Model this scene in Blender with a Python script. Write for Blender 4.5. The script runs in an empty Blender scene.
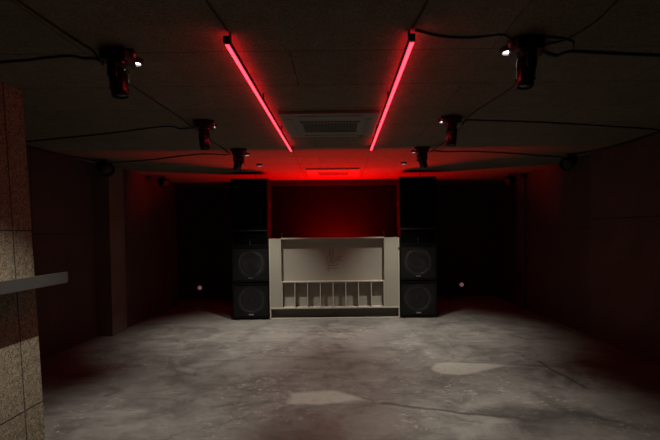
import bpy, bmesh, math, random
from mathutils import Vector, Matrix
R = math.radians
rnd = random.Random(7)
sc = bpy.context.scene
COL = sc.collection

# ------------------------------------------------------------------ materials
class NT:
    """small helper around a node tree"""
    def __init__(s, name):
        s.m = bpy.data.materials.new(name); s.m.use_nodes = True
        s.t = s.m.node_tree; s.b = s.t.nodes['Principled BSDF']
        s.co = None
    def n(s, kind, **kw):
        d = s.t.nodes.new(kind)
        for k, v in kw.items(): setattr(d, k, v)
        return d
    def l(s, a, b): s.t.links.new(a, b)
    def coord(s):
        if not s.co:
            s.co = s.n('ShaderNodeTexCoord').outputs['Object']
        return s.co
    def put(s, sock, v):
        if isinstance(v, (int, float)): sock.default_value = v
        elif isinstance(v, tuple): sock.default_value = v
        else: s.l(v, sock)
    def math(s, op, a, b=0.0, clamp=False):
        d = s.n('ShaderNodeMath', operation=op, use_clamp=clamp)
        s.put(d.inputs[0], a); s.put(d.inputs[1], b)
        return d.outputs[0]
    def noise(s, scale, detail=4, rough=0.55, dist=0.0, vec=None):
        d = s.n('ShaderNodeTexNoise')
        d.inputs['Scale'].default_value = scale; d.inputs['Detail'].default_value = detail
        d.inputs['Roughness'].default_value = rough; d.inputs['Distortion'].default_value = dist
        s.l(vec or s.coord(), d.inputs['Vector'])
        return d.outputs[0]
    def ramp(s, v, lo, hi, a=0.0, b=1.0):
        d = s.n('ShaderNodeMapRange', clamp=True)
        s.put(d.inputs[0], v)
        d.inputs[1].default_value = lo; d.inputs[2].default_value = hi
        d.inputs[3].default_value = a; d.inputs[4].default_value = b
        return d.outputs[0]
    def mix(s, f, a, b, kind='MIX'):
        d = s.n('ShaderNodeMix', data_type='RGBA', blend_type=kind)
        s.put(d.inputs[0], f); s.put(d.inputs[6], a); s.put(d.inputs[7], b)
        return d.outputs[2]
    def map(s, scale=(1, 1, 1), rot=(0, 0, 0), loc=(0, 0, 0), vec=None):
        d = s.n('ShaderNodeMapping')
        d.inputs['Scale'].default_value = scale; d.inputs['Rotation'].default_value = rot
        d.inputs['Location'].default_value = loc
        s.l(vec or s.coord(), d.inputs['Vector'])
        return d.outputs[0]
    def xyz(s, vec=None):
        d = s.n('ShaderNodeSeparateXYZ'); s.l(vec or s.coord(), d.inputs[0])
        return d.outputs
    def bump(s, h, strength=0.3, dist=0.01):
        d = s.n('ShaderNodeBump'); d.inputs['Strength'].default_value = strength
        d.inputs['Distance'].default_value = dist
        s.l(h, d.inputs['Height']); s.l(d.outputs[0], s.b.inputs['Normal'])

def rgb(r, g, b): return (r, g, b, 1.0)

def plain(name, col, rough=0.5, metal=0.0, var=0.12, scale=9.0, bump=0.0, spec=0.5):
    k = NT(name)
    f = k.noise(scale, 5)
    c0 = tuple(max(0, x * (1 - var)) for x in col) + (1,)
    c1 = tuple(min(1, x * (1 + var)) for x in col) + (1,)
    k.l(k.mix(f, c0, c1), k.b.inputs['Base Color'])
    k.b.inputs['Roughness'].default_value = rough
    k.b.inputs['Metallic'].default_value = metal
    k.b.inputs['Specular IOR Level'].default_value = spec
    if bump: k.bump(k.noise(scale * 14, 3), bump, 0.004)
    return k.m

def emit(name, col, strength, base=(0.02, 0.02, 0.02)):
    k = NT(name)
    k.b.inputs['Base Color'].default_value = base + (1,)
    k.b.inputs['Emission Color'].default_value = col + (1,)
    k.b.inputs['Emission Strength'].default_value = strength
    return k.m

def convex(k, pts, vec, soft):
    """0..1 mask of a convex counter-clockwise polygon in x,y"""
    X, Y, _ = k.xyz(vec)
    cur = None
    for i in range(len(pts)):
        (x0, y0), (x1, y1) = pts[i], pts[(i + 1) % len(pts)]
        L = math.hypot(x1 - x0, y1 - y0)
        nx, ny = -(y1 - y0) / L, (x1 - x0) / L
        d = k.math('ADD', k.math('MULTIPLY', X, nx), k.math('MULTIPLY', Y, ny))
        d = k.math('SUBTRACT', d, nx * x0 + ny * y0)
        cur = d if cur is None else k.math('MINIMUM', cur, d)
    return k.ramp(cur, -soft, soft)

def floor_mat():
    k = NT('polished_concrete')
    co = k.coord()
    # wobbling coordinates for ragged outlines of stains and the painted red reflection
    w = k.n('ShaderNodeTexNoise'); w.inputs['Scale'].default_value = 2.6; w.inputs['Detail'].default_value = 5
    k.l(co, w.inputs['Vector'])
    sub = k.n('ShaderNodeVectorMath', operation='SUBTRACT'); k.l(w.outputs['Color'], sub.inputs[0]); sub.inputs[1].default_value = (0.5, 0.5, 0.5)
    mul = k.n('ShaderNodeVectorMath', operation='SCALE'); k.l(sub.outputs[0], mul.inputs[0]); mul.inputs['Scale'].default_value = 0.16
    add = k.n('ShaderNodeVectorMath', operation='ADD'); k.l(co, add.inputs[0]); k.l(mul.outputs[0], add.inputs[1])
    wob = add.outputs[0]
    mul2 = k.n('ShaderNodeVectorMath', operation='SCALE'); k.l(sub.outputs[0], mul2.inputs[0]); mul2.inputs['Scale'].default_value = 0.9
    add2 = k.n('ShaderNodeVectorMath', operation='ADD'); k.l(co, add2.inputs[0]); k.l(mul2.outputs[0], add2.inputs[1])
    wob2 = add2.outputs[0]
    big = k.noise(0.8, 6, 0.6, 0.9)
    mid = k.noise(2.4, 9, 0.72, 0.9)
    fine = k.noise(24, 6, 0.72)
    c = k.mix(k.ramp(big, 0.40, 0.60), rgb(0.085, 0.081, 0.075), rgb(0.175, 0.168, 0.154))
    c = k.mix(k.ramp(mid, 0.42, 0.62), c, rgb(0.215, 0.207, 0.19))
    # dark worn clouds
    cl = k.noise(1.7, 8, 0.7, 1.2, k.map((0.8, 1.3, 1), (0, 0, 0.4), (7, 3, 0)))
    c = k.mix(k.ramp(cl, 0.50, 0.66, 0.0, 0.75), c, rgb(0.058, 0.054, 0.05))
    c = k.mix(k.ramp(fine, 0.35, 0.7, 0.0, 0.35), c, rgb(0.24, 0.232, 0.215))
    # trowel smears
    sm = k.noise(2.0, 8, 0.7, 0.8, k.map((0.6, 1.9, 1), (0, 0, 0.2)))
    c = k.mix(k.ramp(sm, 0.55, 0.68, 0.0, 0.65), c, rgb(0.27, 0.258, 0.235))
    # light specks of paint and dust, in drifts
    sp = k.noise(11, 5, 0.8, 0.6, k.map((1, 1.5, 1), (0, 0, 0.5)))
    gs = k.ramp(k.noise(1.1, 3, 0.5, 0.0, k.map((1, 1, 1), (0, 0, 0), (3, 9, 0))), 0.45, 0.6)
    c = k.mix(k.math('MULTIPLY', k.ramp(sp, 0.56, 0.62, 0.0, 0.8), gs), c, rgb(0.38, 0.365, 0.33))
    # cracks and pour joints
    vo = k.n('ShaderNodeTexVoronoi', feature='DISTANCE_TO_EDGE'); vo.inputs['Scale'].default_value = 0.42
    k.l(k.map((1, 1, 1), (0, 0, 0.35), (0.4, 0.1, 0), wob2), vo.inputs['Vector'])
    cr = k.ramp(vo.outputs['Distance'], 0.0, 0.010, 1.0, 0.0)
    gate = k.ramp(k.noise(0.8, 2), 0.45, 0.55)
    c = k.mix(k.math('MULTIPLY', k.math('MULTIPLY', cr, gate), 0.45), c, rgb(0.040, 0.036, 0.033))
    for pts, soft, col, f in (
        ([(-0.50, 3.84), (-0.2, 3.88), (0.24, 3.86), (0.20, 3.93), (0.05, 4.12), (-0.08, 4.20), (-0.3, 4.20), (-0.49, 4.16)], 0.03, rgb(0.35, 0.345, 0.30), 0.95),
        ([(1.05, 4.84), (1.12, 4.68), (1.30, 4.62), (1.52, 4.68), (1.98, 4.96), (1.70, 5.00), (1.40, 5.08), (1.14, 5.02)], 0.03, rgb(0.36, 0.355, 0.31), 0.95),
        ([(1.20, 3.66), (1.5, 3.42), (2.3, 3.44), (2.15, 3.66), (1.5, 3.84)], 0.09, rgb(0.036, 0.032, 0.030), 0.7),
        ([(-0.9, 3.0), (0.4, 2.9), (0.5, 3.5), (0.1, 3.75), (-0.5, 3.55)], 0.25, rgb(0.108, 0.083, 0.072), 0.55),  # reflection of the red ceiling, painted into the floor colour
        ([(0.35, 3.84), (1.5, 3.50), (1.52, 3.53), (0.37, 3.88)], 0.012, rgb(0.043, 0.040, 0.036), 0.8),
        ([(2.38, 5.05), (2.42, 4.2), (2.46, 4.2), (2.42, 5.05)], 0.012, rgb(0.043, 0.040, 0.036), 0.8)):
        m = k.math('MULTIPLY', convex(k, pts, wob, soft), k.ramp(k.noise(14, 5, 0.7), 0.25, 0.55, 0.55, 1.0))
        c = k.mix(k.math('MULTIPLY', m, f), c, col)
    k.l(c, k.b.inputs['Base Color'])
    k.l(k.ramp(mid, 0.3, 0.7, 0.36, 0.56), k.b.inputs['Roughness'])
    k.b.inputs['Specular IOR Level'].default_value = 0.26
    k.bump(k.math('ADD', fine, k.math('MULTIPLY', mid, 2.0)), 0.22, 0.004)
    return k.m

def ceiling_mat():
    k = NT('wood_wool_ceiling_panels')
    br = k.n('ShaderNodeTexBrick', offset=0.5)
    br.inputs['Scale'].default_value = 1.0
    br.inputs['Brick Width'].default_value = 2.5; br.inputs['Row Height'].default_value = 0.6
    br.inputs['Mortar Size'].default_value = 0.006; br.inputs['Mortar Smooth'].default_value = 0.3
    br.inputs['Color1'].default_value = rgb(0.86, 0.86, 0.86); br.inputs['Color2'].default_value = rgb(1, 1, 1)
    br.inputs['Mortar'].default_value = rgb(0.55, 0.55, 0.55)
    k.l(k.map((1, 1, 1), (0, 0, 0), (0.3, 0.38, 0)), br.inputs['Vector'])
    st = k.noise(90, 4, 0.7, 1.0)
    bl = k.noise(7, 6, 0.7)
    c = k.mix(k.ramp(st, 0.35, 0.65), rgb(0.10, 0.083, 0.062), rgb(0.30, 0.25, 0.185))
    c = k.mix(k.ramp(bl, 0.3, 0.7), k.mix(0.45, c, rgb(0.09, 0.08, 0.065)), c)
    c = k.mix(1.0, c, br.outputs['Color'], 'MULTIPLY')
    k.l(c, k.b.inputs['Base Color'])
    k.b.inputs['Roughness'].default_value = 0.95
    k.b.inputs['Specular IOR Level'].default_value = 0.1
    k.bump(k.math('SUBTRACT', st, br.outputs['Fac']), 0.5, 0.006)
    return k.m

def partition_mat():
    k = NT('pressed_cork_panels')
    st = k.noise(42, 6, 0.75, 1.5)
    st2 = k.noise(150, 3, 0.6)
    c = k.mix(k.ramp(st, 0.40, 0.60), rgb(0.085, 0.070, 0.046), rgb(0.36, 0.31, 0.215))
    c = k.mix(k.ramp(st2, 0.62, 0.72, 0, 0.7), c, rgb(0.06, 0.048, 0.034))
    X, Y, Z = k.xyz()
    def line(v, at, w):
        return k.ramp(k.math('ABSOLUTE', k.math('SUBTRACT', v, at)), w * 0.5, w, 1.0, 0.0)
    j = line(Y, 3.08, 0.007)
    for v, at in ((Y, 1.88), (Z, 0.30), (Z, 1.64)):
        j = k.math('MAXIMUM', j, line(v, at, 0.007))
    c = k.mix(k.math('MULTIPLY', j, 0.85), c, rgb(0.02, 0.016, 0.012))
    k.l(c, k.b.inputs['Base Color'])
    k.b.inputs['Roughness'].default_value = 0.9
    k.bump(k.math('SUBTRACT', st, k.math('MULTIPLY', j, 2.0)), 0.5, 0.006)
    return k.m

def wall_mat(name, col, joints=()):
    k = NT(name)
    a = k.noise(1.4, 6, 0.6); b = k.noise(30, 4)
    lo = tuple(x * 0.8 for x in col) + (1,); hi = tuple(x * 1.2 for x in col) + (1,)
    c = k.mix(k.ramp(k.math('ADD', k.math('MULTIPLY', a, 0.7), k.math('MULTIPLY', b, 0.3)), 0.35, 0.65), lo, hi)
    ax = dict(zip('xyz', k.xyz()))
    for v, at in joints:
        m = k.ramp(k.math('ABSOLUTE', k.math('SUBTRACT', ax[v], at)), 0.004, 0.009, 0.85, 0.0)
        c = k.mix(m, c, rgb(0.01, 0.008, 0.008))
    k.l(c, k.b.inputs['Base Color'])
    k.b.inputs['Roughness'].default_value = 0.7
    k.b.inputs['Specular IOR Level'].default_value = 0.25
    k.bump(b, 0.15, 0.003)
    return k.m

def mesh_grille_mat():
    """perforated steel: small round holes let the driver behind show through"""
    k = NT('perforated_black_steel')
    k.b.inputs['Base Color'].default_value = rgb(0.012, 0.0125, 0.0125)
    k.b.inputs['Metallic'].default_value = 0.0; k.b.inputs['Specular IOR Level'].default_value = 0.3; k.b.inputs['Roughness'].default_value = 0.5
    vo = k.n('ShaderNodeTexVoronoi', feature='F1'); vo.inputs['Scale'].default_value = 70
    vo.inputs['Randomness'].default_value = 0.0
    k.l(k.coord(), vo.inputs['Vector'])
    X, Y, Z = k.xyz()
    fx = k.math('SUBTRACT', k.math('FRACT', k.math('MULTIPLY', X, 70)), 0.5)
    fz = k.math('SUBTRACT', k.math('FRACT', k.math('MULTIPLY', Z, 70)), 0.5)
    d = k.math('SQRT', k.math('ADD', k.math('MULTIPLY', fx, fx), k.math('MULTIPLY', fz, fz)))
    hole = k.ramp(d, 0.32, 0.38, 1.0, 0.0)
    tr = k.n('ShaderNodeBsdfTransparent'); mx = k.n('ShaderNodeMixShader')
    k.l(hole, mx.inputs[0]); k.l(k.b.outputs[0], mx.inputs[1]); k.l(tr.outputs[0], mx.inputs[2])
    out = [n for n in k.t.nodes if n.type == 'OUTPUT_MATERIAL'][0]
    k.l(mx.outputs[0], out.inputs['Surface'])
    return k.m

M = {}
M['floor'] = floor_mat()
M['ceiling'] = ceiling_mat()
M['cork'] = partition_mat()
M['wall'] = wall_mat('dark_painted_wall', (0.075, 0.05, 0.045), (('z', 1.62), ('y', 5.25)))
M['wall_right_near'] = wall_mat('dark_brown_wall_panel', (0.088, 0.062, 0.053), (('z', 1.74), ('y', 4.35)))
M['wall_plain'] = wall_mat('matt_black_wall', (0.03, 0.027, 0.027))
M['wall_booth'] = wall_mat('black_wall_panels', (0.006, 0.0055, 0.0055), (('x', -0.62), ('x', 0.42)))
M['wall_booth'].node_tree.nodes['Principled BSDF'].inputs['Specular IOR Level'].default_value = 0.08
M['pilaster'] = wall_mat('grey_brown_pilaster', (0.15, 0.115, 0.09))
M['booth'] = plain('taupe_painted_board', (0.335, 0.322, 0.268), 0.5, 0, 0.06, 3.0, 0.05)
M['booth_dark'] = plain('brown_plinth_board', (0.09, 0.078, 0.062), 0.55, 0, 0.1)
M['booth_edge'] = plain('pale_edge_trim', (0.47, 0.45, 0.38), 0.4, 0, 0.05)
M['emblem'] = plain('grey_brown_relief', (0.17, 0.158, 0.13), 0.6)
M['black'] = plain('black_plastic', (0.018, 0.018, 0.02), 0.42, 0, 0.2, 20, 0.1)
M['gloss'] = plain('glossy_black_plastic', (0.015, 0.015, 0.017), 0.16, 0, 0.1)
M['cabinet'] = plain('textured_black_paint', (0.006, 0.006, 0.006), 0.85, 0, 0.2, 30, 0.3, 0.05)
M['cone'] = plain('grey_paper_cone', (0.06, 0.065, 0.075), 0.45, 0, 0.1)
M['surround'] = plain('brown_rubber_surround', (0.23, 0.16, 0.125), 0.4, 0, 0.1)
M['basket'] = plain('dark_steel_rim', (0.12, 0.15, 0.18), 0.4, 0.7)
M['grille'] = mesh_grille_mat()
M['steel'] = plain('brushed_steel', (0.55, 0.55, 0.55), 0.3, 1.0, 0.1)
M['grey_metal'] = plain('grey_painted_steel', (0.052, 0.050, 0.048), 0.45, 0.2, 0.06)
M['cable'] = plain('black_rubber_cable', (0.010, 0.010, 0.010), 0.6)
M['white'] = plain('white_plastic', (0.62, 0.62, 0.6), 0.45, 0, 0.04)
M['offwhite'] = plain('grey_white_plastic', (0.20, 0.185, 0.165), 0.6, 0, 0.04)
M['vent'] = plain('dark_grey_louvres', (0.035, 0.032, 0.028), 0.7)
M['slat'] = plain('grey_louvre_slats', (0.085, 0.078, 0.068), 0.7)
M['glass'] = plain('dark_lens_glass', (0.01, 0.01, 0.012), 0.12, 0, 0.05)
M['par_lens'] = plain('dull_lens_glass', (0.01, 0.01, 0.012), 0.5, 0, 0.05, 9, 0, 0.2)
M['socket'] = plain('pinkish_white_plastic', (0.75, 0.55, 0.55), 0.35, 0, 0.04)
M['cloth'] = plain('black_grille_cloth', (0.003, 0.003, 0.003), 0.95, 0, 0.2, 60, 0.2, 0.0)
M['glow'] = emit('dim_pink_glow', (1.0, 0.50, 0.55), 0.13)  # glow put into the small wall plates' material so they show
M['led_red'] = emit('red_led_tube', (1.0, 0.018, 0.031), 9.5)
M['led_flood'] = emit('red_led_flood', (1.0, 0.0, 0.0), 0.7)
M['led_white'] = emit('white_led_lens', (1.0, 0.96, 0.88), 14.0)

# ------------------------------------------------------------------ mesh helpers
def bx(bm, c, s, bevel=0.0, rot=None, seg=2):
    r = bmesh.ops.create_cube(bm, size=1.0)
    vs = r['verts']
    bmesh.ops.scale(bm, vec=s, verts=vs)
    if bevel > 0:
        es = list({e for v in vs for e in v.link_edges})
        out = bmesh.ops.bevel(bm, geom=es, offset=min(bevel, min(s) * 0.45), segments=seg, affect='EDGES', profile=0.7)
        vs = list({v for f in out['faces'] for v in f.verts} | {v for v in vs if v.is_valid})
    if rot is not None:
        bmesh.ops.rotate(bm, cent=(0, 0, 0), matrix=rot, verts=vs)
    bmesh.ops.translate(bm, vec=c, verts=vs)
    return vs

def span(bm, x0, x1, y0, y1, z0, z1, bevel=0.0):
    return bx(bm, ((x0 + x1) / 2, (y0 + y1) / 2, (z0 + z1) / 2), (x1 - x0, y1 - y0, z1 - z0), bevel)

def tube(bm, pts, r, n=8, cap=True):
    pts = [Vector(p) for p in pts]
    rings = []
    up = Vector((0, 0, 1))
    for i, p in enumerate(pts):
        a = pts[max(i - 1, 0)]; b = pts[min(i + 1, len(pts) - 1)]
        d = (b - a).normalized()
        u = up if abs(d.dot(up)) < 0.95 else Vector((1, 0, 0))
        s = d.cross(u).normalized(); t = s.cross(d).normalized()
        rr = r[i] if isinstance(r, (list, tuple)) else r
        rings.append([bm.verts.new(p + s * (math.cos(2 * math.pi * k / n) * rr) + t * (math.sin(2 * math.pi * k / n) * rr)) for k in range(n)])
    for a, b in zip(rings, rings[1:]):
        for k in range(n):
            bm.faces.new((a[k], a[(k + 1) % n], b[(k + 1) % n], b[k]))
    if cap:
        bm.faces.new(rings[0][::-1]); bm.faces.new(rings[-1])
    return [v for r_ in rings for v in r_]

def lathe(bm, prof, n=32, axis='z', c=(0, 0, 0)):
    """prof: list of (radius, height); revolved about the axis through c"""
    rings = []
    for r, h in prof:
        ring = []
        for k in range(n):
            a = 2 * math.pi * k / n
            p = {'z': (r * math.cos(a), r * math.sin(a), h),
                 'y': (r * math.cos(a), h, r * math.sin(a)),
                 'x': (h, r * math.cos(a), r * math.sin(a))}[axis]
            ring.append(bm.verts.new(Vector(p) + Vector(c)))
        rings.append(ring)
    for a, b in zip(rings, rings[1:]):
        for k in range(n):
            bm.faces.new((a[k], a[(k + 1) % n], b[(k + 1) % n], b[k]))
    bm.faces.new(rings[0][::-1]); bm.faces.new(rings[-1])
    return [v for r_ in rings for v in r_]

def smoothline(pts, n=8):
    P = [Vector(p) for p in pts]
    P = [P[0] * 2 - P[1]] + P + [P[-1] * 2 - P[-2]]
    out = []
    for i in range(1, len(P) - 2):
        a, b, c, d = P[i - 1:i + 3]
        for k in range(n):
            t = k / n
            out.append(0.5 * ((2 * b) + (c - a) * t + (2 * a - 5 * b + 4 * c - d) * t * t + (3 * b - a - 3 * c + d) * t ** 3))
    out.append(P[-2])
    return out

def obj(name, bm, mat, parent=None, smooth=False, loc=(0, 0, 0)):
    bmesh.ops.recalc_face_normals(bm, faces=bm.faces[:])
    me = bpy.data.meshes.new(name); bm.to_mesh(me); bm.free()
    me.materials.append(mat)
    if smooth:
        for p in me.polygons: p.use_smooth = True
        me.set_sharp_from_angle(angle=R(40))
    o = bpy.data.objects.new(name, me); COL.objects.link(o)
    o.location = loc
    if parent: o.parent = parent
    return o

def tag(o, label, cat, group=None):
    o['label'] = label; o['category'] = cat
    if group: o['group'] = group
    return o

def thing(name, label, cat, loc=(0, 0, 0), group=None, rz=0.0):
    o = bpy.data.objects.new(name, None); COL.objects.link(o)
    o.empty_display_size = 0.1
    o.location = loc; o.rotation_euler.z = rz
    return tag(o, label, cat, group)

def struct(name, bm, mat, label=None):
    o = obj(name, bm, mat); o['kind'] = 'structure'
    if label: o['label'] = label; o['category'] = name.split('_')[0]
    return o

def copy_tree(o, parent=None):
    c = o.copy(); COL.objects.link(c)
    if parent: c.parent = parent
    for ch in list(o.children): copy_tree(ch, c)
    return c

B = bmesh.new
H = 2.72                      # ceiling height
PX, LEAN = -2.34, 0.035      # face of the cork partition and its slight lean

# ------------------------------------------------------------------ the room
bm = B(); span(bm, -4.2, 4.1, -2.2, 10.7, -0.12, 0.0)
struct('floor', bm, M['floor'], 'worn grey polished concrete floor with pale patches and cracks')
bm = B(); span(bm, -4.2, 4.1, -2.2, 10.7, H, H + 0.15)
struct('ceiling', bm, M['ceiling'], 'dark ceiling of coarse fibre panels')
bm = B(); span(bm, -4.05, -3.84, -2.2, 6.6, 0, H)
struct('wall_left', bm, M['wall'], 'dark side wall behind the cork partition')
bm = B(); span(bm, -4.05, -3.66, 7.05, 9.45, 0, H)
struct('wall_left_back', bm, M['wall'], 'dark wall between the left pilaster and the black corner')
bm = B(); span(bm, -4.05, -3.61, 6.6, 7.05, 0, H, 0.004)
struct('wall_left_pilaster', bm, M['pilaster'], 'pilaster standing out from the left wall')
bm = B(); span(bm, -4.15, -3.95, 9.45, 10.5, 0, H)
struct('wall_left_corner', bm, M['wall_plain'], 'black back corner left of the tall speaker stacks')
bm = B(); span(bm, 3.70, 3.95, -2.2, 6.23, 0, H)
struct('wall_right', bm, M['wall_right_near'], 'dark brown panelled wall on the near right')
bm = B(); span(bm, 3.74, 3.95, 6.23, 8.4, 0, H)
struct('wall_right_back', bm, M['wall'], 'red lit wall section farther back on the right')
bm = B(); span(bm, 3.68, 3.95, 8.4, 8.75, 0, H, 0.004)
struct('wall_right_pilaster', bm, M['wall'], 'shallow pilaster with an outlet on the right wall')
bm = B(); span(bm, 3.76, 3.95, 8.75, 10.5, 0, H)
struct('wall_right_corner', bm, M['wall_plain'], 'black wall in the back right corner')
bm = B(); span(bm, -4.05, 3.95, 10.3, 10.5, 0, H)
struct('wall_back', bm, M['wall_plain'], 'black back wall')
bm = B(); span(bm, -1.75, 1.50, 9.02, 9.24, 0, H)
struct('wall_back_booth', bm, M['wall_booth'], 'black panelled wall behind the booth')
bm = B(); span(bm, -4.05, 3.95, -2.2, -2.0, 0, H)
struct('wall_front', bm, M['wall'], 'dark wall behind the viewer')
bm = B(); span(bm, -2.60, PX, -2.0, 3.27, 0, H, 0.003)
for v in bm.verts: v.co.x -= LEAN * v.co.z          # the panels lean slightly outward
struct('wall_partition', bm, M['cork'], 'speckled tan cork panel partition at the left edge')
bm = B(); span(bm, -1.75, 1.50, 8.99, 9.02, 2.60, H)
struct('trim_back', bm, M['wall_plain'], 'dark header rail above the panels behind the booth')

# ------------------------------------------------------------------ ledge on the partition
t = thing('wall_shelf', 'grey metal ledge jutting from the cork partition at the left edge', 'shelf', (-2.385, 0, 1.232))
bm = B(); span(bm, 0.003, 0.240, 0.6, 3.27, 0.006, 0.040, 0.003); obj('shelf_board', bm, M['grey_metal'], t)
bm = B(); span(bm, 0.240, 0.257, 0.6, 3.275, 0.0, 0.084, 0.003); obj('front_lip', bm, M['grey_metal'], t)
for y in (1.0, 2.0, 2.9):
    bm = B()
    v = [bm.verts.new(p) for p in ((0.002, y - .01, 0.004), (0.16, y - .01, 0.004), (0.002, y - .01, -0.02),
                                   (0.002, y + .01, 0.004), (0.16, y + .01, 0.004), (0.002, y + .01, -0.02))]
    for f in ((0, 1, 2), (3, 5, 4), (0, 3, 4, 1), (1, 4, 5, 2), (2, 5, 3, 0)): bm.faces.new([v[i] for i in f])
    obj('bracket', bm, M['grey_metal'], t)

# ------------------------------------------------------------------ the booth
BX0, BX1, BY = -1.284, 1.065, 7.70
RX0, RX1 = -1.083, 0.807
t = thing('dj_booth', 'wide taupe booth with recessed front and open cubbyholes between two black speaker stacks', 'booth', (0, BY, 0))
def sp(*a, bevel=0.003):
    bm = B(); span(bm, *a, bevel); return bm
for x0, x1 in ((BX0, RX0), (RX1, BX1)):
    obj('front_post', sp(x0, x1, 0.0, 0.13, 0.205, 1.49), M['booth'], t)
obj('front_panel', sp(RX0, RX1, 0.112, 0.130, 0.205, 1.475), M['booth'], t)
obj('top_rail', sp(RX0, RX1, -0.012, 0.13, 1.478, 1.502), M['booth_edge'], t)
obj('ledge', sp(RX0, RX1, -0.004, 0.112, 0.680, 0.700, bevel=0.002), M['booth_edge'], t)
n = 8
for i in range(n + 1):
    x = RX0 + 0.008 + (RX1 - RX0 - 0.016) * i / n
    dv = obj('divider', sp(x - 0.007, x + 0.007, 0.004, 0.112, 0.222, 0.680, bevel=0.002), M['booth_dark'], t)
    e = obj('edge_band', sp(x - 0.0075, x + 0.0075, 0.0, 0.004, 0.222, 0.680, bevel=0.001), M['booth_edge'], dv); e['label'] = 'pale front edge'
obj('base_ledge', sp(BX0, BX1, -0.012, 0.13, 0.195, 0.222), M['booth_edge'], t)
obj('plinth', sp(BX0 + 0.01, BX1 - 0.01, 0.105, 0.13, 0.0, 0.195), M['booth_dark'], t)
obj('floor_trim', sp(BX0, BX1, 0.0, 0.105, 0.0, 0.020), M['booth_edge'], t)
for x0, x1 in ((BX0 - 0.02, BX0), (BX1, BX1 + 0.02)):
    obj('edge_strip', sp(x0, x1, -0.006, 0.03, 0.0, 1.49), M['booth_edge'], t)
    obj('side_panel', sp(x0, x1, 0.03, 0.66, 0.0, 1.49), M['booth'], t)
obj('desk', sp(BX0, BX1, 0.13, 0.66, 0.98, 1.02), M['booth_dark'], t)
bm = B(); lathe(bm, [(0.0, -0.02), (0.012, -0.02), (0.014, -0.005), (0.014, 0.0)], 12, 'y', (BX1 + 0.006, -0.006, 1.30))
h = obj('latch_knob', bm, M['steel'], t, True)
# the worn relief mark in the middle of the front panel
bm = B()
def stroke(pts, r=0.008):
    tube(bm, [(x, 0.111, z) for x, z in pts], r, 6)
cx, cz = -0.13, 1.05
stroke([(cx - .07, cz + .23), (cx - .055, cz + .08), (cx - .06, cz - .03)])
stroke([(cx + .00, cz + .24), (cx - .01, cz + .10), (cx - .03, cz + .02), (cx + .0, cz - .03)])
stroke([(cx - .12, cz - .02), (cx - .10, cz + .10), (cx - .05, cz + .17)], .006)
stroke([(cx + .03, cz + .06), (cx + .10, cz + .085), (cx + .18, cz + .09)], .006)
stroke([(cx + .0, cz - .02), (cx + .05, cz + .03), (cx + .16, cz + .03)], .006)
stroke([(cx - .10, cz - .07), (cx + .02, cz - .075), (cx + .10, cz - .05)], .006)
stroke([(cx - .13, cz - .13), (cx - .02, cz - .12), (cx + .08, cz - .13)], .006)
stroke([(cx - .08, cz - .19), (cx - .10, cz - .12), (cx - .08, cz - .05), (cx - .12, cz - .02)], .006)
e = obj('emblem', bm, M['emblem'], t, True); e['label'] = 'faint relief emblem of thin strokes'

for x, w in ((RX0 + 0.01, 'left'), (RX1 + 0.005, 'right')):
    p = thing('mounting_post', 'thin dark post standing on the %s end of the booth top rail' % w, 'post', (x, BY + 0.045, 1.502), 'posts on the booth top')
    bm = B(); lathe(bm, [(0.022, 0), (0.022, 0.008), (0.010, 0.012)], 16); obj('foot', bm, M['black'], p, True)
    bm = B(); lathe(bm, [(0.008, 0.010), (0.007, 0.085), (0.010, 0.09), (0.010, 0.105)], 12); obj('stem', bm, M['black'], p, True)

FLOOD_W = 150.0
# red flood on the wall behind the booth, washing the ceiling
t = thing('led_flood_bar', 'red LED flood bar fixed to the wall behind the booth', 'stage light', (-0.08, 8.82, 0.90))
rx = Matrix.Rotation(R(24), 3, 'X')
bm = B(); bx(bm, (0, 0, 0), (1.0, 0.10, 0.08), 0.006, rx); obj('housing', bm, M['black'], t)
bm = B(); bx(bm, (0, 0, 0.0), (0.94, 0.07, 0.006)); bmesh.ops.translate(bm, vec=(0, 0, 0.041), verts=bm.verts[:])
bmesh.ops.rotate(bm, cent=(0, 0, 0), matrix=rx, verts=bm.verts[:]); obj('lens', bm, M['led_flood'], t)
for x in (-0.35, 0.35):
    bm = B(); span(bm, x - .02, x + .02, 0.03, 0.203, -0.03, -0.01, 0.003); obj('wall_bracket', bm, M['black'], t)
la = bpy.data.lights.new('flood_beam', 'AREA'); la.shape = 'RECTANGLE'; la.size = 0.94; la.size_y = 0.06
la.energy = FLOOD_W; la.color = (1.0, 0.0, 0.0); la.spread = R(142)
lo = bpy.data.objects.new('flood_beam', la); COL.objects.link(lo); lo.parent = t
lo.location = rx @ Vector((0, 0, 0.048)); lo.rotation_euler = (R(180 + 24), 0, 0)

# ------------------------------------------------------------------ speaker stacks
SW, SD, SH = 0.68, 0.42, 0.675
def box_shell(w, d, h, th=0.022, lip=0.03):
    """open-fronted cabinet, origin at base centre of the front face, depth along +y"""
    bm = B()
    span(bm, -w/2, w/2, d - th, d, 0, h, 0.004)
    span(bm, -w/2, -w/2 + th, 0, d - th, 0, h, 0.006)
    span(bm, w/2 - th, w/2, 0, d - th, 0, h, 0.006)
    span(bm, -w/2 + th, w/2 - th, 0, d - th, 0, th, 0.004)
    span(bm, -w/2 + th, w/2 - th, 0, d - th, h - th, h, 0.004)
    return bm

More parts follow.
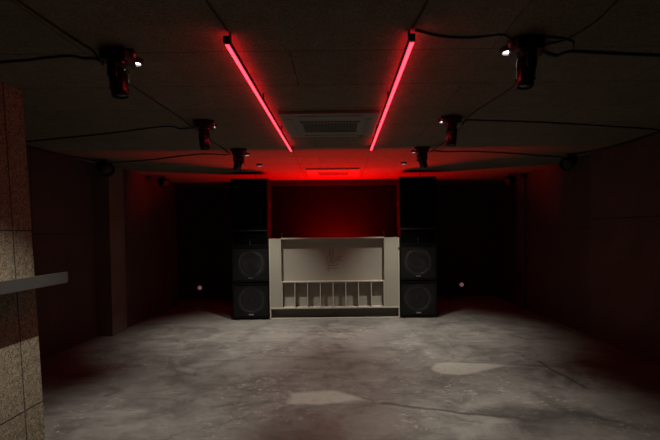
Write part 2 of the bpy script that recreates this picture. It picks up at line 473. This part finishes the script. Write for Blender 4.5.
def make_sub(name='subwoofer'):
    t = thing(name, '', 'speaker')
    obj('cabinet', box_shell(SW, SD, SH - 0.03), M['cabinet'], t).location.z = 0.03
    bm = B(); span(bm, -SW/2 + .022, SW/2 - .022, 0.075, 0.095, 0.055, SH - .022)
    obj('baffle', bm, M['cabinet'], t)
    cz = 0.03 + (SH - 0.03) / 2
    bm = B(); lathe(bm, [(0.262, 0.075), (0.262, 0.060), (0.245, 0.056), (0.245, 0.075)], 48, 'y', (0, 0, cz)); rim = obj('driver_rim', bm, M['basket'], t, True)
    bm = B(); lathe(bm, [(0.244, 0.066), (0.238, 0.050), (0.222, 0.044), (0.206, 0.052), (0.202, 0.066)], 48, 'y', (0, 0, cz)); obj('surround', bm, M['surround'], t, True)
    bm = B(); lathe(bm, [(0.203, 0.060), (0.15, 0.066), (0.09, 0.0735), (0.088, 0.0745)], 48, 'y', (0, 0, cz)); obj('cone', bm, M['cone'], t, True)
    bm = B(); lathe(bm, [(0.085, 0.0735), (0.075, 0.058), (0.045, 0.047), (0.008, 0.044)], 40, 'y', (0, 0, cz)); obj('dust_cap', bm, M['cone'], t, True)
    bm = B(); span(bm, -SW/2 + .026, SW/2 - .026, 0.012, 0.014, 0.062, SH - .030); obj('grille', bm, M['grille'], t)
    bm = B(); span(bm, -0.045, 0.045, 0.004, 0.011, 0.085, 0.110, 0.003); obj('badge', bm, M['steel'], t)
    for sx in (-1, 1):
        bm = B(); span(bm, sx*(SW/2 - .003) - .004, sx*(SW/2 - .003) + .004, 0.13, 0.29, 0.36, 0.46, 0.006); obj('handle', bm, M['black'], t)
        for y in (0.07, SD - 0.07):
            bm = B(); lathe(bm, [(0.032, 0.0), (0.036, 0.006), (0.036, 0.022), (0.030, 0.031)], 16, 'z', (sx*(SW/2 - .07), y, 0)); obj('foot', bm, M['black'], t, True)
    return t

CH = 0.30
def make_low_box():
    t = thing('amplifier_case', '', 'case')
    obj('cabinet', box_shell(SW - .02, SD - .05, CH - .012), M['cabinet'], t).location.z = 0.012
    bm = B(); span(bm, -SW/2 + .034, SW/2 - .034, 0.03, 0.05, 0.036, CH - .024); obj('front_panel', bm, M['cloth'], t)
    bm = B(); span(bm, -0.004, 0.004, 0.0, 0.028, 0.034, 0.13, 0.001); obj('centre_post', bm, M['steel'], t)
    bm = B(); span(bm, -SW/2 + .012, SW/2 - .012, -0.006, 0.004, CH - .014, CH - .004, 0.002); obj('top_edge', bm, M['grey_metal'], t)
    for sx in (-1, 1):
        for y in (0.06, SD - .12):
            bm = B(); lathe(bm, [(0.024, 0.0), (0.024, 0.013)], 14, 'z', (sx*(SW/2 - .08), y, 0)); obj('foot', bm, M['black'], t)
    return t

TH = 0.945
def make_top():
    t = thing('full_range_speaker', '', 'speaker')
    w, d = SW - 0.01, SD - 0.02
    obj('cabinet', box_shell(w, d, TH - .012), M['cabinet'], t).location.z = 0.012
    bm = B(); span(bm, -w/2 + .022, w/2 - .022, 0.12, 0.14, 0.034, TH - .022); obj('baffle', bm, M['cabinet'], t)
    # mid horn: four sloping walls to a throat
    bm = B()
    z0, z1, zt0, zt1 = 0.39, 0.74, 0.52, 0.61
    f = [(-.29, .03, z0), (.29, .03, z0), (.29, .03, z1), (-.29, .03, z1)]
    g = [(-.06, .119, zt0), (.06, .119, zt0), (.06, .119, zt1), (-.06, .119, zt1)]
    F = [bm.verts.new(p) for p in f]; G = [bm.verts.new(p) for p in g]
    for i in range(4): bm.faces.new((F[i], F[(i+1) % 4], G[(i+1) % 4], G[i]))
    bm.faces.new(G)
    obj('horn', bm, M['black'], t)
    for zc in (0.20,):
        bm = B(); lathe(bm, [(0.15, 0.119), (0.15, 0.105), (0.135, 0.10), (0.12, 0.106), (0.06, 0.117)], 40, 'y', (0, 0, zc)); obj('woofer', bm, M['black'], t, True)
    bm = B(); lathe(bm, [(0.075, 0.119), (0.075, 0.108), (0.05, 0.112), (0.02, 0.112)], 32, 'y', (0, 0, 0.84)); obj('tweeter', bm, M['black'], t, True)
    bm = B(); span(bm, -w/2 + .024, w/2 - .024, 0.014, 0.018, 0.036, TH - .024); obj('grille_cloth', bm, M['cloth'], t)
    for z in (0.375, 0.745):
        bm = B(); span(bm, -w/2 + .022, w/2 - .022, 0.004, 0.014, z - .006, z + .006, 0.002); obj('cross_bar', bm, M['cabinet'], t)
    for sx in (-1, 1):
        bm = B(); span(bm, sx*(w/2 + .002) - .004, sx*(w/2 + .002) + .004, 0.12, 0.28, 0.42, 0.52, 0.006); obj('handle', bm, M['black'], t)
        for y in (0.06, d - .06):
            bm = B(); lathe(bm, [(0.024, 0.0), (0.024, 0.013)], 14, 'z', (sx*(w/2 - .07), y, 0)); obj('foot', bm, M['black'], t)
    bm = B(); lathe(bm, [(0.028, 0.0), (0.028, 0.010), (0.012, 0.012), (0.012, 0.03)], 14, 'z', (0.08, 0.24, TH)); obj('rigging_eye', bm, M['steel'], t, True)
    return t

sub = make_sub(); low = make_low_box(); top = make_top()
first = True
for X, side, oside in ((-1.652, 'left', 'right'), (1.436, 'right', 'left')):
    stack = '%s of the booth' % side
    for z, where in ((0.0, 'standing on the floor'), (SH, 'second from the bottom of the stack')):
        o = sub if (first and z == 0) else copy_tree(sub)
        o.location = (X, BY, z)
        tag(o, 'square black subwoofer %s, %s' % (where, stack), 'speaker', 'subwoofers in the two stacks')
    o = low if first else copy_tree(low)
    o.location = (X, BY, 2 * SH)
    tag(o, 'low black case between the subwoofers and the tall speaker, %s' % stack, 'case', 'low cases in the two stacks')
    o = top if first else copy_tree(top)
    o.location = (X, BY, 2 * SH + CH)
    tag(o, 'tall black speaker cabinet on top of the stack %s' % stack, 'speaker', 'tall top speakers')
    first = False
    # safety cable from the ceiling
    xx = X + 0.08
    bm = B(); tube(bm, [(xx, BY + .24, H), (xx + .004, BY + .24, 2.68), (xx, BY + .24, 2 * SH + CH + TH + .03)], 0.006, 6)
    tag(obj('safety_cable', bm, M['cable']), 'short hanging wire from ceiling to the top of the stack %s' % stack, 'cable', 'rigging wires')

# ------------------------------------------------------------------ red LED tubes
for X, side, inn in ((-0.622, 'left', 1), (0.42, 'right', -1)):
    t = thing('led_tube_light', 'long glowing red LED tube under the ceiling, the %s one of two' % side, 'light', (X, 2.36, H), 'red LED tubes')
    L = 3.17
    bm = B(); span(bm, inn*0.021 - .006, inn*0.021 + .006, 0.0, L, -0.066, -0.046, 0.002); obj('rail', bm, M['black'], t)
    segs = 2
    for i in range(segs):
        a, b = L * i / segs + 0.012, L * (i + 1) / segs - 0.012
        bm = B(); tube(bm, [(-inn*0.001, a, -0.052), (-inn*0.001, b, -0.052)], 0.0120, 12); obj('tube', bm, M['led_red'], t, True)
    for y in (0.0, L):
        bm = B(); bx(bm, (inn*0.006, y, -0.048), (0.034, 0.026, 0.040), 0.006); obj('end_cap', bm, M['black'], t)
    for y in (0.02, L * .33, L * .66, L - 0.02):
        bm = B(); span(bm, inn*0.021 - .005, inn*0.021 + .005, y - .012, y + .012, -0.052, 0.0, 0.001); obj('clip', bm, M['black'], t)

# ------------------------------------------------------------------ moving heads
def make_mover(tilt=0.0, pan=0.0):
    """base plate against the ceiling at z = 0; everything hangs below"""
    t = thing('moving_head_light', '', 'stage light')
    bm = B(); span(bm, -0.09, 0.09, -0.08, 0.08, -0.085, -0.022, 0.010); base = obj('base', bm, M['black'], t)
    bm = B(); span(bm, -0.045, 0.045, -0.082, -0.078, -0.070, -0.040, 0.001); obj('display', bm, M['glass'], base)
    bm = B(); span(bm, -0.12, 0.12, -0.022, 0.022, -0.022, 0.0, 0.003); obj('mounting_bar', bm, M['black'], t)
    for s in (-1, 1):
        bm = B(); lathe(bm, [(0.010, -0.050), (0.013, -0.046), (0.013, -0.026), (0.006, -0.022)], 12, 'z', (s*0.108, 0, 0)); obj('wing_nut', bm, M['steel'], t, True)
    rp = Matrix.Rotation(pan, 4, 'Z')
    bm = B()
    lathe(bm, [(0.060, -0.098), (0.062, -0.086), (0.058, -0.083)], 24)
    span(bm, -0.088, 0.088, -0.030, 0.030, -0.118, -0.096, 0.008)
    for s in (-1, 1): span(bm, s*0.078 - .012, s*0.078 + .012, -0.032, 0.032, -0.200, -0.100, 0.009)
    bmesh.ops.transform(bm, matrix=rp, verts=bm.verts[:])
    obj('yoke', bm, M['gloss'], t, True)
    rt = Matrix.Translation((0, 0, -0.178)) @ rp @ Matrix.Rotation(tilt, 4, 'X')
    bm = B()
    prof = [(0.030, 0.056), (0.048, 0.050), (0.060, 0.030), (0.063, 0.0), (0.061, -0.05), (0.056, -0.10), (0.054, -0.128), (0.049, -0.134), (0.046, -0.126)]
    lathe(bm, prof, 28)
    for z in (0.034, 0.020, -0.080): lathe(bm, [(0.0595, z - .002), (0.065, z), (0.0595, z + .002)], 28)
    bmesh.ops.transform(bm, matrix=rt, verts=bm.verts[:])
    hd = obj('head', bm, M['gloss'], t, True)
    bm = B(); lathe(bm, [(0.046, -0.124), (0.040, -0.129), (0.022, -0.133), (0.004, -0.134)], 24)
    bmesh.ops.transform(bm, matrix=rt, verts=bm.verts[:])
    obj('lens', bm, M['glass'], hd, True)
    for s in (-1, 1):
        bm = B(); lathe(bm, [(0.026, s*0.060), (0.026, s*0.066)], 16, 'x')
        bmesh.ops.transform(bm, matrix=rt, verts=bm.verts[:])
        obj('pivot', bm, M['black'], t, True)
    return t

down = make_mover(R(-4), R(90))
flat_l = make_mover(R(22), R(60)); flat_r = make_mover(R(22), R(-60))
rows = [('nearest the viewer', 2.60, 2.52, 'down'), ('second from the viewer', 4.22, 4.17, 'down'), ('nearest the booth', 5.64, 5.66, 'flat')]
used = False
for where, yl, yr, kind in rows:
    for X, y, side in ((-1.335, yl - .02, 'left'), (1.11, yr - .02, 'right')):
        if kind == 'down':
            o = down if not used else copy_tree(down); used = True
            pose = 'head hanging down'
        else:
            o = flat_l if side == 'left' else flat_r
            pose = 'head slightly tilted'
        o.location = (X, y, H)
        o.scale = (0.87, 0.87, 0.90)
        if kind == 'down' and side == 'right': o.rotation_euler.z = R(180)
        tag(o, 'black moving head light, %s ceiling row, %s, %s' % (side, where, pose), 'stage light', 'moving heads on the ceiling')

# ------------------------------------------------------------------ small white downlights
def make_down():
    t = thing('downlight', '', 'light')
    bm = B(); lathe(bm, [(0.033, -0.006), (0.034, -0.030), (0.040, -0.032), (0.047, -0.026), (0.048, 0.0), (0.030, 0.0), (0.030, -0.006)], 32); obj('trim_ring', bm, M['black'], t, True)
    bm = B(); lathe(bm, [(0.0325, -0.007), (0.030, -0.018), (0.018, -0.021), (0.003, -0.022)], 28); obj('lens', bm, M['led_white'], t, True)
    return t
dl = make_down(); used = False
LAMP_W = 150.0
DL = [(2.72, 2.62), (4.34, 4.26), (5.93, 5.86), (6.88, 6.86)]
names = ['nearest the viewer', 'second from the viewer', 'third from the viewer', 'just in front of the booth']
for (yl, yr), nm in zip(DL, names):
    for X, y, side in ((-1.295, yl, 'left'), (1.05, yr, 'right')):
        o = dl if not used else copy_tree(dl); used = True
        o.location = (X, y, H)
        tag(o, 'small bright white downlight in the %s ceiling row, %s' % (side, nm), 'light', 'white downlights')
        ld = bpy.data.lights.new('downlight_beam', 'SPOT')
        i = names.index(nm)
        ld.energy = LAMP_W * (1.15, 1.0, 0.85, 1.45)[i]; ld.color = (1.0, 0.945, 0.83)
        ld.spot_size = R((88, 76, 76, 90)[i] if side == 'right' else (78, 66, 74, 90)[i]); ld.spot_blend = 1.0; ld.shadow_soft_size = 0.015
        lo = bpy.data.objects.new('downlight_beam', ld); COL.objects.link(lo)
        lo.location = (X, y, H - 0.036)
        if i == 0 and side == 'left': ld.spot_size = R(74); lo.rotation_euler.y = R(14); ld.energy *= 0.95
        if i == 2: lo.rotation_euler = (R(9), R(9 if side == 'left' else -9), 0)

# ------------------------------------------------------------------ air conditioning cassettes
def make_ac():
    t = thing('ceiling_cassette', '', 'air conditioner')
    S = 0.475
    bm = B()
    bx(bm, (0, 0, -0.016), (2*S, 2*S, 0.032), 0.015); obj('panel', bm, M['offwhite'], t)
    bm = B()
    for x0, x1, y0, y1 in ((-.295, .295, -.215, -.190), (-.295, .295, .190, .215), (-.295, -.272, -.190, .190), (.272, .295, -.190, .190)):
        span(bm, x0, x1, y0, y1, -0.044, -0.031, 0.003)
    fr = obj('grille_frame', bm, M['offwhite'], t)
    bm = B(); span(bm, -.272, .272, -.190, .190, -0.0345, -0.0315); obj('filter', bm, M['vent'], fr)
    bm = B()
    k = 17
    for i in range(k):
        x = -.268 + .536 * (i + .5) / k
        span(bm, x - .005, x + .005, -.190, .190, -0.043, -0.034)
    obj('louvres', bm, M['slat'], fr)
    for a in range(4):
        bm = B(); bx(bm, (0, -0.385, -0.034), (0.60, 0.055, 0.010), 0.004, None)
        bmesh.ops.rotate(bm, cent=(0, 0, 0), matrix=Matrix.Rotation(a * math.pi / 2, 3, 'Z'), verts=bm.verts[:])
        obj('air_flap', bm, M['offwhite'], t)
    bm = B(); span(bm, 0.30, 0.36, 0.40, 0.43, -0.038, -0.030, 0.003); obj('sensor', bm, M['vent'], t)
    return t
ac = make_ac(); ac.location = (-0.085, 4.37, H)
tag(ac, 'square air conditioning cassette with dark grille between the red tubes', 'air conditioner', 'ceiling cassettes')
a2 = copy_tree(ac); a2.location = (-0.11, 7.85, H)
tag(a2, 'square air conditioning cassette washed in red light above the booth', 'air conditioner', 'ceiling cassettes')

# ------------------------------------------------------------------ small par lights along the side walls
def make_par():
    t = thing('par_light', '', 'stage light')
    bm = B(); lathe(bm, [(0.035, -0.010), (0.038, 0.001)], 16); span(bm, -0.012, 0.012, -0.012, 0.012, -0.045, -0.008, 0.002)
    span(bm, -0.115, 0.115, -0.014, 0.014, -0.052, -0.042, 0.003)
    for s in (-1, 1): span(bm, s*0.112 - .005, s*0.112 + .005, -0.014, 0.014, -0.125, -0.045, 0.002)
    obj('bracket', bm, M['cabinet'], t)
    m = Matrix.Translation((0, 0, -0.12)) @ Matrix.Rotation(R(-62), 4, 'X')
    bm = B(); lathe(bm, [(0.045, 0.095), (0.075, 0.085), (0.088, 0.04), (0.092, -0.085), (0.098, -0.088), (0.098, -0.100), (0.084, -0.098), (0.084, -0.08)], 28)
    bmesh.ops.transform(bm, matrix=m, verts=bm.verts[:]); can = obj('can', bm, M['cabinet'], t, True)
    bm = B(); lathe(bm, [(0.083, -0.082), (0.060, -0.090), (0.01, -0.093)], 24)
    bmesh.ops.transform(bm, matrix=m, verts=bm.verts[:]); obj('lens', bm, M['par_lens'], can, True)
    return t
par = make_par(); used = False
for X, y, rz, lab in ((-3.50, 6.30, 60, 'small black par light at the ceiling in front of the left pilaster'),
                      (-3.40, 8.15, 60, 'small black par light at the ceiling behind the left pilaster'),
                      (3.44, 6.30, -60, 'small black par light at the ceiling on the right wall, the nearer one'),
                      (3.42, 8.45, -60, 'small black par light at the ceiling over the right wall outlet, the farther one')):
    o = par if not used else copy_tree(par); used = True
    o.location = (X, y, H); o.rotation_euler.z = R(rz)
    tag(o, lab, 'stage light', 'par lights by the side walls')

# ------------------------------------------------------------------ cables along the ceiling
def cable(label, pts, r=0.0065, z=None):
    r *= 0.8
    z = H - r + 0.0005 if z is None else z
    P = smoothline([(p[0], p[1], p[2] if len(p) > 2 else z) for p in pts], 7)
    bm = B(); tube(bm, P, r, 7)
    tag(obj('cable', bm, M['cable'], None, True), label, 'cable', 'ceiling cables')
zb = H - 0.05
cable('black cable along the ceiling from the viewer to the nearest left moving head', [(-1.53, 0.2), (-1.52, 1.2), (-1.51, 2.0), (-1.50, 2.38), (-1.475, 2.56, H - .012), (-1.462, 2.60, zb)], 0.009)
cable('black cable from the cork partition to the nearest left moving head', [(-2.46, 2.76), (-2.0, 2.70), (-1.86, 2.67), (-1.67, 2.64), (-1.60, 2.68), (-1.52, 2.67, H - .014), (-1.462, 2.65, zb)], 0.009)
cable('black cable between the nearest and second left moving heads', [(-1.462, 2.64, zb - .01), (-1.49, 2.72, H - .012), (-1.535, 2.95), (-1.54, 3.3), (-1.525, 3.75), (-1.52, 4.08), (-1.462, 4.2, zb)], 0.008)
cable('black cable from the left wall to the second left moving head', [(-3.84, 5.04), (-3.2, 4.85), (-2.66, 4.69), (-2.1, 4.48), (-1.76, 4.37), (-1.68, 4.48), (-1.56, 4.42, H - .014), (-1.462, 4.25, zb)], 0.009)
cable('black cable between the second and third left moving heads', [(-1.462, 4.24, zb - .01), (-1.50, 4.4, H - .012), (-1.53, 4.7), (-1.53, 5.1), (-1.52, 5.45), (-1.462, 5.62, zb)], 0.009)
cable('black cable from the left pilaster to the third left moving head', [(-3.70, 6.58), (-2.83, 6.31), (-2.3, 6.05), (-1.87, 5.90), (-1.6, 5.95, H - .014), (-1.462, 5.68, zb)], 0.010)
cable('black cable along the top of the left wall', [(-3.82, 4.75), (-3.815, 5.3, H - .03), (-3.8, 5.8), (-3.6, 6.25, H - .03)], 0.012)
cable('black cable along the ceiling from the viewer to the nearest right moving head', [(1.36, 0.2), (1.38, 1.2), (1.37, 2.0), (1.39, 2.3), (1.34, 2.5), (1.25, 2.55, H - .012), (1.232, 2.55, zb)], 0.007)
cable('thick black cable from the right wall to the nearest right moving head', [(3.70, 2.95), (2.9, 2.82), (2.1, 2.74), (1.68, 2.69), (1.46, 2.66), (1.40, 2.72), (1.30, 2.66, H - .014), (1.232, 2.56, zb)], 0.011)
cable('black cable looping over the nearest right moving head', [(1.02, 2.47), (1.15, 2.46), (1.30, 2.48), (1.40, 2.53), (1.45, 2.62)], 0.008)
cable('black cable from the right red tube to the nearest right moving head', [(0.43, 2.36), (0.60, 2.44), (0.78, 2.46), (0.95, 2.43), (1.028, 2.47, zb)], 0.008)
cable('black cable between the nearest and second right moving heads', [(1.232, 2.58, zb - .01), (1.28, 2.7, H - .012), (1.33, 2.9), (1.36, 3.34), (1.29, 3.9), (1.232, 4.14, zb)], 0.007)
cable('black cable from the right wall to the second right moving head', [(3.70, 4.84), (3.4, 4.72), (2.35, 4.45), (1.7, 4.32), (1.45, 4.29), (1.3, 4.25, H - .012), (1.232, 4.19, zb)], 0.009)
cable('black cable between the second and third right moving heads', [(1.232, 4.22, zb - .01), (1.30, 4.4, H - .012), (1.33, 4.8), (1.33, 5.3), (1.232, 5.62, zb)], 0.008)
cable('black cable from the right wall to the third right moving head', [(3.47, 6.5), (2.9, 6.3), (2.34, 6.08), (1.8, 5.95), (1.5, 5.96), (1.33, 5.84, H - .014), (1.232, 5.70, zb)], 0.010)
cable('black cable along the top of the right wall', [(3.685, 3.8), (3.685, 4.6), (3.68, 5.4, H - .03), (3.6, 6.0), (3.46, 6.28)], 0.014)
cable('thin black cable feeding the left red tube from the viewer side', [(-0.63, 0.2), (-0.632, 1.2), (-0.628, 2.0), (-0.602, 2.32, H - .014)], 0.007)
cable('thin black cable feeding the right red tube from the viewer side', [(0.45, 0.2), (0.446, 1.2), (0.442, 2.0), (0.41, 2.32, H - .014)], 0.007)
cable('thin black cable running from the left red tube to the booth', [(-0.602, 5.42, H - .02), (-0.62, 5.7), (-0.65, 6.6), (-0.67, 8.5)], 0.006)
cable('thin black cable running from the right red tube to the booth', [(0.408, 5.42, H - .02), (0.42, 5.7), (0.44, 6.6), (0.45, 8.5)], 0.006)

# ------------------------------------------------------------------ sockets
def socket(label, loc, rz, mat, name='wall_glow_plate'):
    t = thing(name, label, 'indicator light', loc, None, rz)
    bm = B(); lathe(bm, [(0.050, 0.0), (0.050, -0.010), (0.036, -0.020), (0.03, -0.020)], 24, 'y'); p = obj('plate', bm, mat, t, True)
    bm = B(); lathe(bm, [(0.028, -0.021), (0.026, -0.0235), (0.018, -0.0205)], 20, 'y'); obj('insert', bm, mat, t, True)
socket('small dim pinkish indicator plate low on the black back wall left of the stacks', (-3.46, 10.3, 0.27), 0, M['glow'])
socket('small dim pinkish indicator plate low on the black back wall right of the stacks', (2.98, 10.3, 0.27), 0, M['glow'])
t = thing('wall_outlet', 'tall black outlet box on the right wall pilaster', 'socket', (3.68, 8.55, 0.60), None, R(-90))
bm = B(); span(bm, -0.06, 0.06, -0.045, 0.0, -0.13, 0.13, 0.008); obj('box', bm, M['black'], t)
bm = B(); span(bm, -0.04, 0.04, -0.050, -0.044, -0.10, 0.0, 0.003); obj('cover_flap', bm, M['black'], t)

# ------------------------------------------------------------------ world, camera, view
w = bpy.data.worlds.new('dark_room'); sc.world = w; w.use_nodes = True
bg = w.node_tree.nodes['Background']; bg.inputs[0].default_value = rgb(0, 0, 0); bg.inputs[1].default_value = 0.0

cd = bpy.data.cameras.new('camera'); cam = bpy.data.objects.new('camera', cd); COL.objects.link(cam)
cd.sensor_width = 36.0; cd.lens = 36.0 * 420 / 660
cd.clip_start = 0.05
cam.location = (0, 0, 1.6)
cam.rotation_euler = (Matrix.Rotation(R(90 - 1.5), 3, 'X') @ Matrix.Rotation(R(-0.7), 3, 'Z')).to_euler()
cd.shift_x = -10 / 660; cd.shift_y = 23 / 660
sc.camera = cam
vs = sc.view_settings
sc.display_settings.display_device = 'sRGB'
vs.view_transform = 'Standard'; vs.look = 'None'; vs.exposure = 0.0; vs.gamma = 1.0; vs.use_curve_mapping = False
